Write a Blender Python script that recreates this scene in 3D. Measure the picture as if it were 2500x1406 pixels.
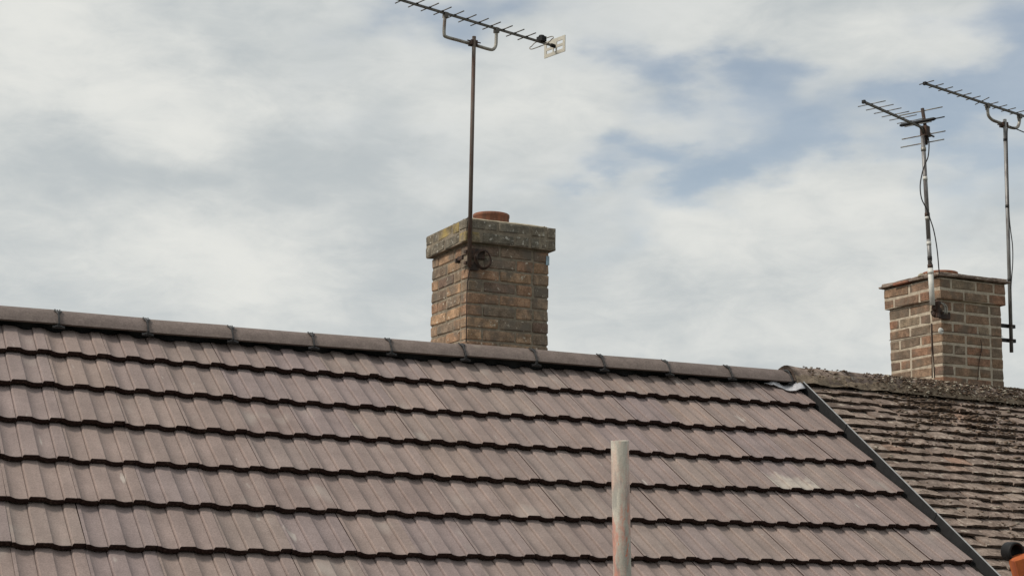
import bpy, bmesh, math, random
from mathutils import Vector, Matrix, noise as mnoise
random.seed(7)
R_ = math.radians
for o in list(bpy.data.objects): bpy.data.objects.remove(o)
scene = bpy.context.scene
COL = scene.collection

# ------------------------------------------------------------------ camera
Z0 = 6.6                                   # height of the lowest edge of the top tile course above the ground
FPX, PITCH, YAW, ROLL = 3736.9, 0.17653, 0.44421, 0.01575
CAM = Vector((-1.0346, -8.0238, -1.0298 + Z0))
ALPHA, GAUGE, PITCHW = 0.61501, 0.34066, 0.15   # roof pitch, course gauge, roll pitch
Fv = Vector((math.sin(YAW)*math.cos(PITCH), math.cos(YAW)*math.cos(PITCH), math.sin(PITCH)))
R0 = Vector((math.cos(YAW), -math.sin(YAW), 0)); U0 = R0.cross(Fv)
Rv = R0*math.cos(ROLL) + U0*math.sin(ROLL); Uv = -R0*math.sin(ROLL) + U0*math.cos(ROLL)
cd = bpy.data.cameras.new('camera'); cam = bpy.data.objects.new('camera', cd); COL.objects.link(cam)
cd.sensor_width = 36; cd.lens = FPX/2500*36; cd.clip_start = .05; cd.clip_end = 20000
cam.matrix_world = Matrix(((Rv.x, Uv.x, -Fv.x, CAM.x), (Rv.y, Uv.y, -Fv.y, CAM.y), (Rv.z, Uv.z, -Fv.z, CAM.z), (0, 0, 0, 1)))
scene.camera = cam
def ray(px, py): return Fv + Rv*((px-1250)/FPX) - Uv*((py-703)/FPX)
def on_plane(px, py, P, N):
    d = ray(px, py); return CAM + d*((P-CAM).dot(N)/d.dot(N))
def on_y(px, py, Y): return on_plane(px, py, Vector((0, Y, 0)), Vector((0, 1, 0)))
def at_depth(px, py, D): return CAM + ray(px, py)*D

# ------------------------------------------------------------------ sun and sky
SUN_EL, SUN_AZ = R_(45), Vector((-.99, .10, 0)).normalized()
sdir = Vector((SUN_AZ.x*math.cos(SUN_EL), SUN_AZ.y*math.cos(SUN_EL), math.sin(SUN_EL)))
sl = bpy.data.lights.new('sun', 'SUN'); sun = bpy.data.objects.new('sun', sl); COL.objects.link(sun)
sl.energy = 2.9; sl.angle = R_(12); sl.color = (1, .91, .79)
sun.location = (-20, 10, 30); sun.rotation_euler = sdir.to_track_quat('Z', 'Y').to_euler()
scene.view_settings.view_transform = 'Standard'; scene.view_settings.look = 'None'
scene.view_settings.exposure = 0.0; scene.view_settings.gamma = 1

world = bpy.data.worlds.new('World'); scene.world = world; world.use_nodes = True
wt = world.node_tree; wn = wt.nodes; wl = wt.links; wn.clear()
def N(nodes, typ, **kw):
    n = nodes.new(typ)
    for k, v in kw.items(): setattr(n, k, v)
    return n
def sky_world():
    out = N(wn, 'ShaderNodeOutputWorld'); bg = N(wn, 'ShaderNodeBackground'); bg.inputs[1].default_value = .1
    wl.new(bg.outputs[0], out.inputs[0])
    sky = N(wn, 'ShaderNodeTexSky', sky_type='NISHITA', sun_disc=False, sun_elevation=SUN_EL,
            sun_rotation=math.atan2(SUN_AZ.x, SUN_AZ.y))
    sky.air_density = 1.15; sky.dust_density = .35; sky.ozone_density = .45
    tc = N(wn, 'ShaderNodeTexCoord')
    nrm = N(wn, 'ShaderNodeVectorMath', operation='NORMALIZE'); wl.new(tc.outputs['Generated'], nrm.inputs[0])
    st = N(wn, 'ShaderNodeVectorMath', operation='MULTIPLY'); wl.new(nrm.outputs[0], st.inputs[0]); st.inputs[1].default_value = (1, 1, 2.4)
    def noise(scale, detail, rough, off, dist=0.0):
        a = N(wn, 'ShaderNodeVectorMath', operation='ADD'); wl.new(st.outputs[0], a.inputs[0]); a.inputs[1].default_value = off
        n = N(wn, 'ShaderNodeTexNoise'); wl.new(a.outputs[0], n.inputs['Vector'])
        n.inputs['Scale'].default_value = scale; n.inputs['Detail'].default_value = detail
        n.inputs['Roughness'].default_value = rough; n.inputs['Distortion'].default_value = dist
        return n.outputs['Fac']
    def mth(op, a, b=None, clamp=False):
        m = N(wn, 'ShaderNodeMath', operation=op, use_clamp=clamp)
        for i, v in enumerate((a, b)):
            if v is None: continue
            if isinstance(v, (int, float)): m.inputs[i].default_value = v
            else: wl.new(v, m.inputs[i])
        return m.outputs[0]
    def rng(v, a, b, c=0, d=1, typ='SMOOTHSTEP'):
        m = N(wn, 'ShaderNodeMapRange', interpolation_type=typ); wl.new(v, m.inputs[0])
        for i, x in enumerate((a, b, c, d)): m.inputs[i+1].default_value = x
        return m.outputs[0]
    # soft warp so that clouds keep ragged outlines
    wz = N(wn, 'ShaderNodeTexNoise'); wl.new(st.outputs[0], wz.inputs['Vector']); wz.inputs['Scale'].default_value = 12; wz.inputs['Detail'].default_value = 7
    ws = N(wn, 'ShaderNodeVectorMath', operation='SUBTRACT'); wl.new(wz.outputs['Color'], ws.inputs[0]); ws.inputs[1].default_value = (.5, .5, .5)
    wm = N(wn, 'ShaderNodeVectorMath', operation='SCALE'); wl.new(ws.outputs[0], wm.inputs[0]); wm.inputs['Scale'].default_value = .20
    wv = N(wn, 'ShaderNodeVectorMath', operation='ADD'); wl.new(st.outputs[0], wv.inputs[0]); wl.new(wm.outputs[0], wv.inputs[1])
    def bumps(spec):
        tot = None
        for px, py, rpx, amp in spec:
            d = ray(px, py).normalized()
            ds = N(wn, 'ShaderNodeVectorMath', operation='DISTANCE'); wl.new(wv.outputs[0], ds.inputs[0]); ds.inputs[1].default_value = (d.x, d.y, d.z*2.4)
            b = rng(ds.outputs['Value'], rpx*1.5/FPX, 0, 0, amp*.8)
            tot = b if tot is None else mth('ADD', tot, b)
        return tot
    nA = noise(5.0, 7, .52, (3.1, 1.7, 4.4)); nB = noise(8.0, 8, .56, (7.7, 2.2, .4), .5); nC = noise(26.0, 7, .62, (1.2, 9.1, 3.3), .6)
    # where the cloud thins and the blue shows
    blue = mth('ADD', mth('MULTIPLY', nA, .42), mth('ADD', mth('MULTIPLY', nB, .40), mth('MULTIPLY', nC, .20)))
    blue = mth('ADD', blue, bumps([(1750, 300, 950, .10), (2420, 240, 700, .14), (1150, 60, 500, .08), (1690, 165, 170, .30), (1800, 180, 210, .32), (1930, 172, 150, .22), (1590, 130, 130, .14), (1440, 345, 140, .30), (1540, 365, 150, .22), (1650, 388, 120, .14),
                                   (1720, 420, 160, .28), (1840, 400, 190, .24), (1765, 485, 170, .28), (1850, 520, 130, .18), (1415, 448, 110, .24), (1490, 470, 110, .24), (1930, 320, 190, .22),
                                   (2050, 308, 160, .16), (1500, 240, 130, .17), (2495, 85, 210, .36), (2485, 190, 230, .38), (2440, 285, 210, .28), (2350, 240, 160, .18), (2200, 215, 170, .14),
                                   (2485, 390, 190, .20), (2430, 480, 160, .14), (1060, 20, 180, .24), (1185, 10, 180, .24), (1010, 78, 130, .15), (1290, 490, 130, .12), (1600, 600, 160, .15),
                                   (1555, 555, 130, .10), (1400, 650, 160, .10), (2300, 590, 220, .10), (2050, 650, 200, .08), (800, 400, 420, .05), (230, 440, 400, .05),
                                   (330, 330, 400, -.10), (400, 600, 500, -.12), (2110, 470, 260, -.16), (2000, 60, 420, -.12), (150, 100, 500, -.14), (1780, 620, 300, -.10), (800, 650, 500, -.10), (1250, 250, 300, -.10), (2100, 780, 600, -.10)]))
    bl = rng(blue, .50, 1.0)
    # light and shade inside the cloud sheet
    lum = mth('ADD', mth('MULTIPLY', nB, .68), mth('MULTIPLY', nC, .36))
    lum = mth('ADD', lum, bumps([(60, 90, 330, .22), (430, 320, 230, .20), (560, 250, 260, .12), (330, 590, 330, .14), (620, 620, 260, .14), (1050, 460, 170, .14), (700, 520, 150, .10),
                                 (1250, 250, 300, .12), (2050, 470, 230, .16), (1790, 570, 230, .16), (1600, 60, 300, .10), (2200, 100, 300, .12), (2120, 640, 300, .10), (1900, 800, 300, .10),
                                 (250, 420, 260, -.16), (780, 410, 300, -.16), (100, 700, 300, -.08), (900, 700, 260, -.05), (700, 60, 300, -.05), (1500, 720, 200, -.06), (950, 330, 200, -.08)]))
    lu = rng(lum, .26, .84)
    def mixc(f, a, b):
        m = N(wn, 'ShaderNodeMix', data_type='RGBA'); wl.new(f, m.inputs['Factor'])
        for s, v in (('A', a), ('B', b)):
            i = [x for x in m.inputs if x.name == s and x.type == 'RGBA'][0]
            if isinstance(v, tuple): i.default_value = v
            else: wl.new(v, i)
        return [x for x in m.outputs if x.type == 'RGBA'][0]
    cloud = mixc(lu, (5.0, 5.4, 5.55, 1), (7.75, 7.8, 7.45, 1))
    blf = mth('MULTIPLY', bl, .64)
    thin = mixc(blf, cloud, sky.outputs[0])
    wl.new(thin, bg.inputs[0])
sky_world()

# ------------------------------------------------------------------ materials
def col4(c): return (c[0], c[1], c[2], 1)
class Mat:
    def __init__(s, name, rough=.85, spec=.3, metal=0.0):
        s.m = bpy.data.materials.new(name); s.m.use_nodes = True
        s.t = s.m.node_tree; s.n = s.t.nodes; s.l = s.t.links
        s.b = s.n['Principled BSDF']; s.b.inputs['Roughness'].default_value = rough
        s.b.inputs['Specular IOR Level'].default_value = spec; s.b.inputs['Metallic'].default_value = metal
        tc = s.n.new('ShaderNodeTexCoord'); oi = s.n.new('ShaderNodeObjectInfo')
        sc = s.n.new('ShaderNodeVectorMath'); sc.operation = 'SCALE'; sc.inputs[0].default_value = (37.1, 61.3, 23.7)
        s.l.new(oi.outputs['Random'], sc.inputs['Scale'])
        ad = s.n.new('ShaderNodeVectorMath'); ad.operation = 'ADD'
        s.l.new(tc.outputs['Object'], ad.inputs[0]); s.l.new(sc.outputs[0], ad.inputs[1])
        s.vec = ad.outputs[0]; s.raw = tc.outputs['Object']; s.rand = oi.outputs['Random']
    def noise(s, scale, detail=4, rough=.55, stretch=None, raw=False, dist=0):
        v = s.raw if raw else s.vec
        if stretch:
            mp = s.n.new('ShaderNodeVectorMath'); mp.operation = 'MULTIPLY'; s.l.new(v, mp.inputs[0]); mp.inputs[1].default_value = stretch; v = mp.outputs[0]
        n = s.n.new('ShaderNodeTexNoise'); s.l.new(v, n.inputs['Vector'])
        n.inputs['Scale'].default_value = scale; n.inputs['Detail'].default_value = detail; n.inputs['Roughness'].default_value = rough; n.inputs['Distortion'].default_value = dist
        return n.outputs['Fac']
    def rng(s, v, a, b, c=0., d=1.):
        m = s.n.new('ShaderNodeMapRange'); m.interpolation_type = 'SMOOTHSTEP'; s.l.new(v, m.inputs[0])
        for i, x in enumerate((a, b, c, d)): m.inputs[i+1].default_value = x
        return m.outputs[0]
    def math(s, op, a, b):
        m = s.n.new('ShaderNodeMath'); m.operation = op
        for i, v in enumerate((a, b)):
            if isinstance(v, (int, float)): m.inputs[i].default_value = v
            else: s.l.new(v, m.inputs[i])
        return m.outputs[0]
    def ramp(s, v, stops, interp='LINEAR'):
        r = s.n.new('ShaderNodeValToRGB'); s.l.new(v, r.inputs[0]); e = r.color_ramp; e.interpolation = interp
        while len(e.elements) < len(stops): e.elements.new(.5)
        for k, (p, c) in enumerate(stops): e.elements[k].position = p; e.elements[k].color = col4(c)
        return r.outputs[0]
    def mix(s, f, a, b, blend='MIX'):
        m = s.n.new('ShaderNodeMix'); m.data_type = 'RGBA'; m.blend_type = blend
        if isinstance(f, (int, float)): m.inputs[0].default_value = f
        else: s.l.new(f, m.inputs[0])
        for idx, v in ((6, a), (7, b)):
            if isinstance(v, tuple): m.inputs[idx].default_value = col4(v)
            else: s.l.new(v, m.inputs[idx])
        return m.outputs[2]
    def scale(s, c, f):       # colour times scalar socket
        v = s.n.new('ShaderNodeVectorMath'); v.operation = 'SCALE'; s.l.new(c, v.inputs[0]); s.l.new(f, v.inputs['Scale']); return v.outputs[0]
    def done(s, c, bump=None, dist=.002, strength=.6, rough=None):
        if isinstance(c, tuple): s.b.inputs['Base Color'].default_value = col4(c)
        else: s.l.new(c, s.b.inputs['Base Color'])
        if bump is not None:
            b = s.n.new('ShaderNodeBump'); b.inputs['Distance'].default_value = dist; b.inputs['Strength'].default_value = strength
            s.l.new(bump, b.inputs['Height']); s.l.new(b.outputs[0], s.b.inputs['Normal'])
        if rough is not None: s.l.new(rough, s.b.inputs['Roughness'])
        return s.m

def m_tile(splash=False):
    m = Mat('cement_splashed_tile' if splash else 'concrete_tile', .8, .25)
    base = m.ramp(m.rand, [(0, (.240, .186, .173)), (.3, (.268, .216, .194)), (.55, (.246, .197, .192)), (.8, (.276, .216, .192)), (1, (.252, .197, .183))])
    soft = m.rng(m.noise(5, 3, .6), .3, .75, .90, 1.10); c = m.scale(base, soft)
    streak = m.rng(m.noise(16, 3, .6, (1, .14, 1)), .35, .75, .94, 1.06); c = m.scale(c, streak)
    g = m.noise(420, 2, .7); c = m.scale(c, m.rng(g, .25, .75, .86, 1.14)); c = m.scale(c, m.rng(m.noise(130, 2, .6), .25, .75, .85, 1.15))
    bloom = m.rng(m.noise(4.2, 2, .5, (1.3, .8, 1)), .60, .84, 0, .42); c = m.mix(bloom, c, (.42, .385, .35))
    scuff = m.rng(m.noise(13, 2, .4, (1.6, .35, 1), dist=.4), .71, .80, 0, .6); c = m.mix(scuff, c, (.50, .46, .42))
    run = m.rng(m.noise(26, 4, .6, (1, .05, 1)), .56, .70, 0, .16); c = m.mix(run, c, (.16, .13, .115))
    chip = m.rng(m.noise(60, 2, .5, (1, .5, 1)), .77, .80, 0, .55); c = m.mix(chip, c, (.55, .51, .46))
    if splash:
        sp = m.n.new('ShaderNodeSeparateXYZ'); m.l.new(m.raw, sp.inputs[0])
        d = m.math('ADD', sp.outputs['Y'], m.math('MULTIPLY', m.noise(18, 4, .6, (1, .4, 1)), .22))
        k = m.math('MULTIPLY', m.rng(d, .30, .20, 0, .95), m.rng(m.noise(24, 4, .55), .25, .60, .35, .9)); c = m.mix(k, c, (.44, .40, .35))
    return m.done(c, g, .0015, .35)
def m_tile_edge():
    m = Mat('tile_edge_shade', .95, .1); n = m.noise(90, 3, .6)  # near-black noses and joint walls: shade under each course painted into the colour
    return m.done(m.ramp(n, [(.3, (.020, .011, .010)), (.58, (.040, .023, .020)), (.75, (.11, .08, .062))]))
def m_ridge():
    m = Mat('concrete_ridge', .85, .2)
    base = m.ramp(m.rand, [(0, (.168, .136, .126)), (.5, (.180, .146, .132)), (1, (.160, .131, .121))])
    c = m.scale(base, m.rng(m.noise(14, 5, .65), .3, .72, .86, 1.14)); g = m.noise(380, 2, .7)
    c = m.scale(c, m.rng(g, .25, .75, .82, 1.18)); c = m.scale(c, m.rng(m.noise(110, 3, .6), .25, .75, .82, 1.18))
    bl = m.rng(m.noise(9, 3, .5), .68, .85, 0, .35); c = m.mix(bl, c, (.34, .31, .26))
    return m.done(c, g, .002, .4)
def m_brick(name, stops, stain, stain_amt, pale, pale_lo, rough=.95):
    m = Mat(name, rough, .15)
    c = m.ramp(m.rand, stops)
    c = m.scale(c, m.rng(m.noise(16, 5, .68), .3, .72, .60, 1.32))
    f = m.noise(110, 5, .75); c = m.scale(c, m.rng(f, .3, .7, .68, 1.28))
    st = m.rng(m.noise(9, 4, .6), .42, .7, 0, stain_amt); c = m.mix(st, c, stain)
    pl = m.rng(m.noise(34, 4, .62), pale_lo, pale_lo+.09, 0, .8); c = m.mix(pl, c, pale)
    return m.done(c, f, .003, .8)
def m_mortar(name, a, b):
    m = Mat(name, .97, .1); n = m.noise(24, 5, .65); f = m.noise(260, 3, .7)
    c = m.ramp(n, [(.3, a), (.7, b)]); c = m.scale(c, m.rng(f, .3, .7, .8, 1.2))
    return m.done(c, f, .003, .8)
def m_plain():
    m = Mat('old_clay_tile', .95, .12)
    c = m.ramp(m.rand, [(0, (.228, .176, .150)), (.3, (.272, .213, .180)), (.55, (.178, .140, .122)), (.75, (.312, .250, .212)), (.96, (.240, .190, .160)), (1, (.32, .21, .16))])
    c = m.scale(c, m.rng(m.noise(20, 4, .65), .3, .72, .68, 1.25)); f = m.noise(170, 4, .7); c = m.scale(c, m.rng(f, .3, .7, .72, 1.28))
    mo = m.rng(m.noise(11, 6, .7), .50, .66, 0, .85); c = m.mix(mo, c, (.090, .066, .052))
    li = m.rng(m.noise(20, 6, .7), .575, .66, 0, .75); c = m.mix(li, c, (.50, .46, .39))
    ye = m.rng(m.noise(26, 3, .5, (1, 1.6, 1)), .735, .775, 0, .8); c = m.mix(ye, c, (.55, .42, .26))
    return m.done(c, f, .004, .9)
def m_simple(name, c, rough=.5, spec=.4, metal=0., var=.25, scale=30, bump=0.):
    m = Mat(name, rough, spec, metal); n = m.noise(scale, 4, .6)
    k = m.ramp(n, [(.28, tuple(x*(1-var) for x in c)), (.72, tuple(min(1, x*(1+var)) for x in c))])
    return m.done(k, n if bump else None, bump or .001, .6)
def m_rust(name, a, b, lo=.42, hi=.62, metal=.3, rough=.6):
    m = Mat(name, rough, .4, metal); n = m.noise(30, 5, .65, (1, 1, .25))
    return m.done(m.mix(m.rng(n, lo, hi), a, b), m.noise(180, 3, .6), .001, .4)
def m_scaffold():
    m = Mat('galvanised_tube', .6, .35, .1)
    n = m.noise(26, 5, .62, (1, 1, .22)); c = m.ramp(n, [(.3, (.31, .29, .255)), (.5, (.44, .41, .355)), (.72, (.55, .51, .445))])
    f = m.noise(240, 3, .7); c = m.scale(c, m.rng(f, .3, .7, .85, 1.15))
    # overspray of red and violet paint, heavier lower down the tube
    sp = m.n.new('ShaderNodeSeparateXYZ'); m.l.new(m.raw, sp.inputs[0])
    low = m.rng(sp.outputs['Z'], -.02, -.32, 0, 1)
    p1 = m.math('MULTIPLY', m.rng(m.noise(22, 5, .65, (1.4, 1.4, .35)), .47, .60), m.rng(low, 0, 1, .25, .75)); c = m.mix(p1, c, (.50, .19, .14))
    gr = m.rng(m.noise(34, 5, .65, (1, 1, .3)), .5, .64, 0, .55); c = m.mix(gr, c, (.17, .17, .165))
    p3 = m.math('MULTIPLY', m.rng(m.noise(40, 4, .6, (1.2, 1.2, .3), dist=.6), .60, .66), m.rng(low, .0, 1, .35, 1.)); c = m.mix(p3, c, (.60, .13, .05))
    p2 = m.math('MULTIPLY', m.rng(m.noise(17, 3, .5, (1, 1, .5)), .58, .68), m.math('MULTIPLY', low, .7)); c = m.mix(p2, c, (.24, .20, .28))
    return m.done(c, f, .0008, .4)
MT = dict(
    tile=m_tile(), tileSplash=m_tile(True), edge=m_tile_edge(), ridge=m_ridge(),
    brickA=m_brick('weathered_brick', [(0, (.285, .175, .118)), (.2, (.375, .242, .155)), (.4, (.205, .168, .132)), (.6, (.410, .265, .165)), (.8, (.235, .182, .134)), (1, (.180, .120, .095))],
                   (.145, .126, .105), .9, (.58, .53, .44), .61),
    brickCap=m_brick('lichen_brick', [(0, (.205, .180, .142)), (.5, (.180, .158, .125)), (1, (.225, .190, .145))], (.115, .108, .092), .85, (.54, .52, .46), .585),
    brickYellow=m_brick('yellow_lichen_brick', [(0, (.23, .19, .13)), (1, (.21, .18, .125))], (.40, .30, .11), .8, (.46, .42, .30), .66),
    brickB=m_brick('brown_brick', [(0, (.235, .158, .112)), (.3, (.275, .180, .120)), (.5, (.205, .160, .122)), (.7, (.285, .158, .104)), (.85, (.265, .208, .150)), (1, (.180, .120, .092))],
                   (.150, .126, .100), .8, (.44, .38, .29), .68),
    mortA=m_mortar('old_mortar', (.14, .118, .092), (.32, .275, .215)), mortB=m_mortar('pale_mortar', (.30, .255, .20), (.57, .50, .405)),
    flaunch=m_mortar('flaunching_mortar', (.27, .24, .175), (.45, .40, .31)), ridgeMort=m_mortar('mossy_mortar', (.12, .094, .074), (.33, .265, .20)),
    pot=m_rust('terracotta', (.27, .115, .072), (.185, .09, .062), metal=0, rough=.9), plain=m_plain(),
    shadeEdge=m_simple('shaded_plain_edge', (.075, .053, .042), 1, .05, var=.8, scale=50), moss=m_simple('moss', (.125, .092, .070), 1, .05, var=.55, scale=60), lichen=m_simple('pale_lichen', (.42, .38, .31), 1, .05, var=.3, scale=60),  # first entry: shade below the old courses, put into the tile front colour
    deck=m_simple('roofing_felt', (.02, .018, .017), .95, .1), black=m_simple('black_plastic', (.010, .010, .011), .6, .25),
    clip=m_simple('grey_clip', (.022, .022, .024), .5, .4), verge=m_simple('dark_grey_upvc', (.024, .0245, .026), .8, .15, var=.2, scale=25),
    vergeTop=m_simple('grey_trim_edge', (.30, .305, .31), .4, .5, var=.15), lead=m_simple('lead_sheet', (.50, .50, .53), .45, .5, .25, var=.25, scale=40),
    rustMast=m_rust('rusty_mast', (.105, .085, .072), (.085, .045, .032), metal=.1), alu=m_rust('weathered_aluminium', (.30, .29, .26), (.13, .10, .085), .46, .66, .5, .5),
    aluDark=m_rust('dark_aluminium', (.10, .092, .082), (.17, .155, .135), .5, .7, .4, .5), galv=m_rust('galvanised_mast', (.24, .24, .24), (.13, .12, .12), .45, .65, .4, .5),
    white=m_simple('white_sleeve', (.60, .60, .57), .5, .4, var=.15), cream=m_simple('cream_plastic', (.50, .48, .42), .5, .4, var=.1),
    cable=m_simple('black_cable', (.025, .024, .024), .6, .3), rustBr=m_rust('rusty_bracket', (.045, .034, .030), (.080, .046, .034), metal=.2, rough=.8),
    scaffold=m_scaffold(), orange=m_rust('orange_coating', (.46, .12, .035), (.30, .075, .03), .38, .66, 0, .85), blueTag=m_simple('pale_blue_plastic', (.28, .38, .45), .5, .4),
    ground=m_simple('ground_grass_and_soil', (.07, .075, .045), 1, .1, var=.4, scale=.6), wall=m_brick('house_brick', [(0, (.27, .14, .09)), (1, (.27, .14, .09))], (.2, .13, .09), .6, (.4, .36, .3), .8),
    oldRidge=m_plain())

# ------------------------------------------------------------------ mesh helpers
def tagit(o, label=None, cat=None, group=None, kind=None):
    for k, v in (('label', label), ('category', cat), ('group', group), ('kind', kind)):
        if v: o[k] = v
    return o
BASE = {}
def thing(name, loc, label, cat, group=None):
    o = bpy.data.objects.new(name, None); COL.objects.link(o); o.location = loc; o.empty_display_size = .1
    BASE[o] = Vector(loc); return tagit(o, label, cat, group)
def link(name, me, parent=None, M=None):
    o = bpy.data.objects.new(name, me); COL.objects.link(o)
    b = Vector((0, 0, 0))
    if parent is not None: o.parent = parent; b = BASE[parent]
    W = M if M is not None else Matrix.Translation(b)
    o.matrix_basis = Matrix.Translation(-b) @ W
    BASE[o] = W.to_translation() if M is None else b
    return o
def mesh(name, verts, faces, mats, base=Vector((0, 0, 0)), smooth=False, midx=None):
    me = bpy.data.meshes.new(name); me.from_pydata([tuple(Vector(v)-base) for v in verts], [], faces)
    for m in (mats if isinstance(mats, (list, tuple)) else [mats]): me.materials.append(m)
    if smooth: me.polygons.foreach_set('use_smooth', [True]*len(me.polygons))
    if midx: me.polygons.foreach_set('material_index', midx)
    me.update(); return me
def part(name, verts, faces, mat, parent, smooth=False, midx=None):
    b = BASE[parent] if parent is not None else Vector((0, 0, 0))
    return link(name, mesh(name, verts, faces, mat, b, smooth, midx), parent)
class G:                                        # geometry collector
    def __init__(s): s.v = []; s.f = []; s.mi = []
    def add(s, v, f, mi=0):
        k = len(s.v); s.v += [Vector(x) for x in v]; s.f += [tuple(i+k for i in t) for t in f]; s.mi += [mi]*len(f); return s
    def box(s, c, d, ax=None, mi=0):
        c = Vector(c); X, Y, Z = ax if ax else (Vector((1, 0, 0)), Vector((0, 1, 0)), Vector((0, 0, 1)))
        v = [c + X*(d[0]/2*i) + Y*(d[1]/2*j) + Z*(d[2]/2*k) for i in (-1, 1) for j in (-1, 1) for k in (-1, 1)]
        return s.add(v, [(0, 1, 3, 2), (4, 6, 7, 5), (0, 4, 5, 1), (2, 3, 7, 6), (0, 2, 6, 4), (1, 5, 7, 3)], mi)
    def tube(s, pts, r, n=8, closed=False, mi=0, cap=True):
        pts = [Vector(p) for p in pts]; L = len(pts); rr = r if isinstance(r, (list, tuple)) else [r]*L
        T = []
        for i in range(L):
            a = pts[(i-1) % L] if (closed or i > 0) else pts[i]; b = pts[(i+1) % L] if (closed or i < L-1) else pts[i]
            T.append((b-a).normalized())
        u = T[0].orthogonal().normalized(); V = []
        for i in range(L):
            u = (u - T[i]*u.dot(T[i])).normalized(); w = T[i].cross(u)
            V += [pts[i] + (u*math.cos(2*math.pi*k/n) + w*math.sin(2*math.pi*k/n))*rr[i] for k in range(n)]
        Fc = []
        for i in range(L if closed else L-1):
            j = (i+1) % L
            Fc += [(i*n+k, i*n+(k+1) % n, j*n+(k+1) % n, j*n+k) for k in range(n)]
        if cap and not closed: Fc += [tuple(range(n))[::-1], tuple((L-1)*n+k for k in range(n))]
        return s.add(V, Fc, mi)
    def out(s, name, mat, parent, smooth=False): return part(name, s.v, s.f, mat, parent, smooth, s.mi if isinstance(mat, (list, tuple)) else None)
def tube(name, pts, r, mat, parent, n=8, closed=False): return G().tube(pts, r, n, closed).out(name, mat, parent, True)
def box(name, c, d, mat, parent, ax=None): return G().box(c, d, ax).out(name, mat, parent)
def smoothpath(pts, sub=5):
    P = [Vector(p) for p in pts]; P = [P[0]*2-P[1]] + P + [P[-1]*2-P[-2]]; out = []
    for i in range(1, len(P)-2):
        a, b, c, d = P[i-1:i+3]
        for k in range(sub):
            t = k/sub; out.append(.5*((2*b) + (c-a)*t + (2*a-5*b+4*c-d)*t*t + (3*b-a-3*c+d)*t**3))
    return out + [P[-2]]
def bevelled_block(name, d, mat, bev, jit, seed):
    rnd = random.Random(seed); bm = bmesh.new(); bmesh.ops.create_cube(bm, size=1)
    for v in bm.verts: v.co = Vector((v.co.x*d[0], v.co.y*d[1], v.co.z*d[2])) + Vector([rnd.uniform(-jit, jit) for _ in range(3)])
    bmesh.ops.bevel(bm, geom=list(bm.edges), offset=bev, segments=1, profile=.5, affect='EDGES')
    for v in bm.verts: v.co += Vector([rnd.uniform(-jit, jit)*.35 for _ in range(3)])
    me = bpy.data.meshes.new(name); bm.to_mesh(me); bm.free(); me.materials.append(mat); return me

# ------------------------------------------------------------------ ground
gnd = part('ground', [(-4000, -4000, 0), (4000, -4000, 0), (4000, 4000, 0), (-4000, 4000, 0)], [(0, 1, 2, 3)], MT['ground'], None); tagit(gnd, kind='structure')

# ================================================================== house with the new roof
ca, sa = math.cos(ALPHA), math.sin(ALPHA)
DN = Vector((0, -ca, -sa)); UPN = Vector((0, -sa, ca)); XA = Vector((1, 0, 0))     # down slope, roof normal
VERGE_X = 4.985
def sag(x): t = (x-2.4)/2.4; return -.0125*max(0, 1-t*t)
def roofp(x, s, h=0): return Vector((x, 0, Z0)) + DN*s + UPN*h
houseA = thing('terraced_house', (2.2, .3, 0), 'house under the new brown interlocking tile roof with the nearer brick chimney', 'house', 'adjoining terraced houses')
EAVE = 3.55; APEX_Y, APEX_Z = .315, .25
def house_walls(parent, x0, x1, ze):
    g = G(); cy = .315; g.box(((x0+x1)/2, cy, ze/2), (x1-x0, 5.3, ze))
    top = APEX_Z+Z0-.16
    v = [(x0, cy-2.65, ze), (x1, cy-2.65, ze), (x1, cy+2.65, ze), (x0, cy+2.65, ze), (x0, cy, top), (x1, cy, top)]
    g.add(v, [(0, 1, 2, 3), (0, 4, 5, 1), (2, 5, 4, 3), (0, 3, 4), (1, 5, 2)])
    return g.out('wall', MT['wall'], parent)
house_walls(houseA, -5.0, 4.93, Z0-2.05)
def deck(parent, x0, x1, h, mat):
    g = G(); s0 = -.36
    for sgn in (0, 1):
        P = []
        for x in (x0, x1):
            for s in (s0, EAVE):
                for hh in (h, h-.05):
                    q = roofp(x, s, hh)
                    if sgn: q = Vector((q.x, 2*APEX_Y-q.y, q.z))
                    P.append(q)
        # order: x0s0h, x0s0h-, x0s1h, x0s1h-, x1...
        g.add(P, [(0, 2, 6, 4), (1, 5, 7, 3), (2, 3, 7, 6), (0, 1, 3, 2), (4, 6, 7, 5), (0, 4, 5, 1)], sgn)
    return g
roofA = deck(houseA, -5.0, 4.97, -.098, None).out('roof', [MT['deck'], MT['tile']], houseA)
tagit(roofA, 'new brown concrete tile roof')

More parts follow.
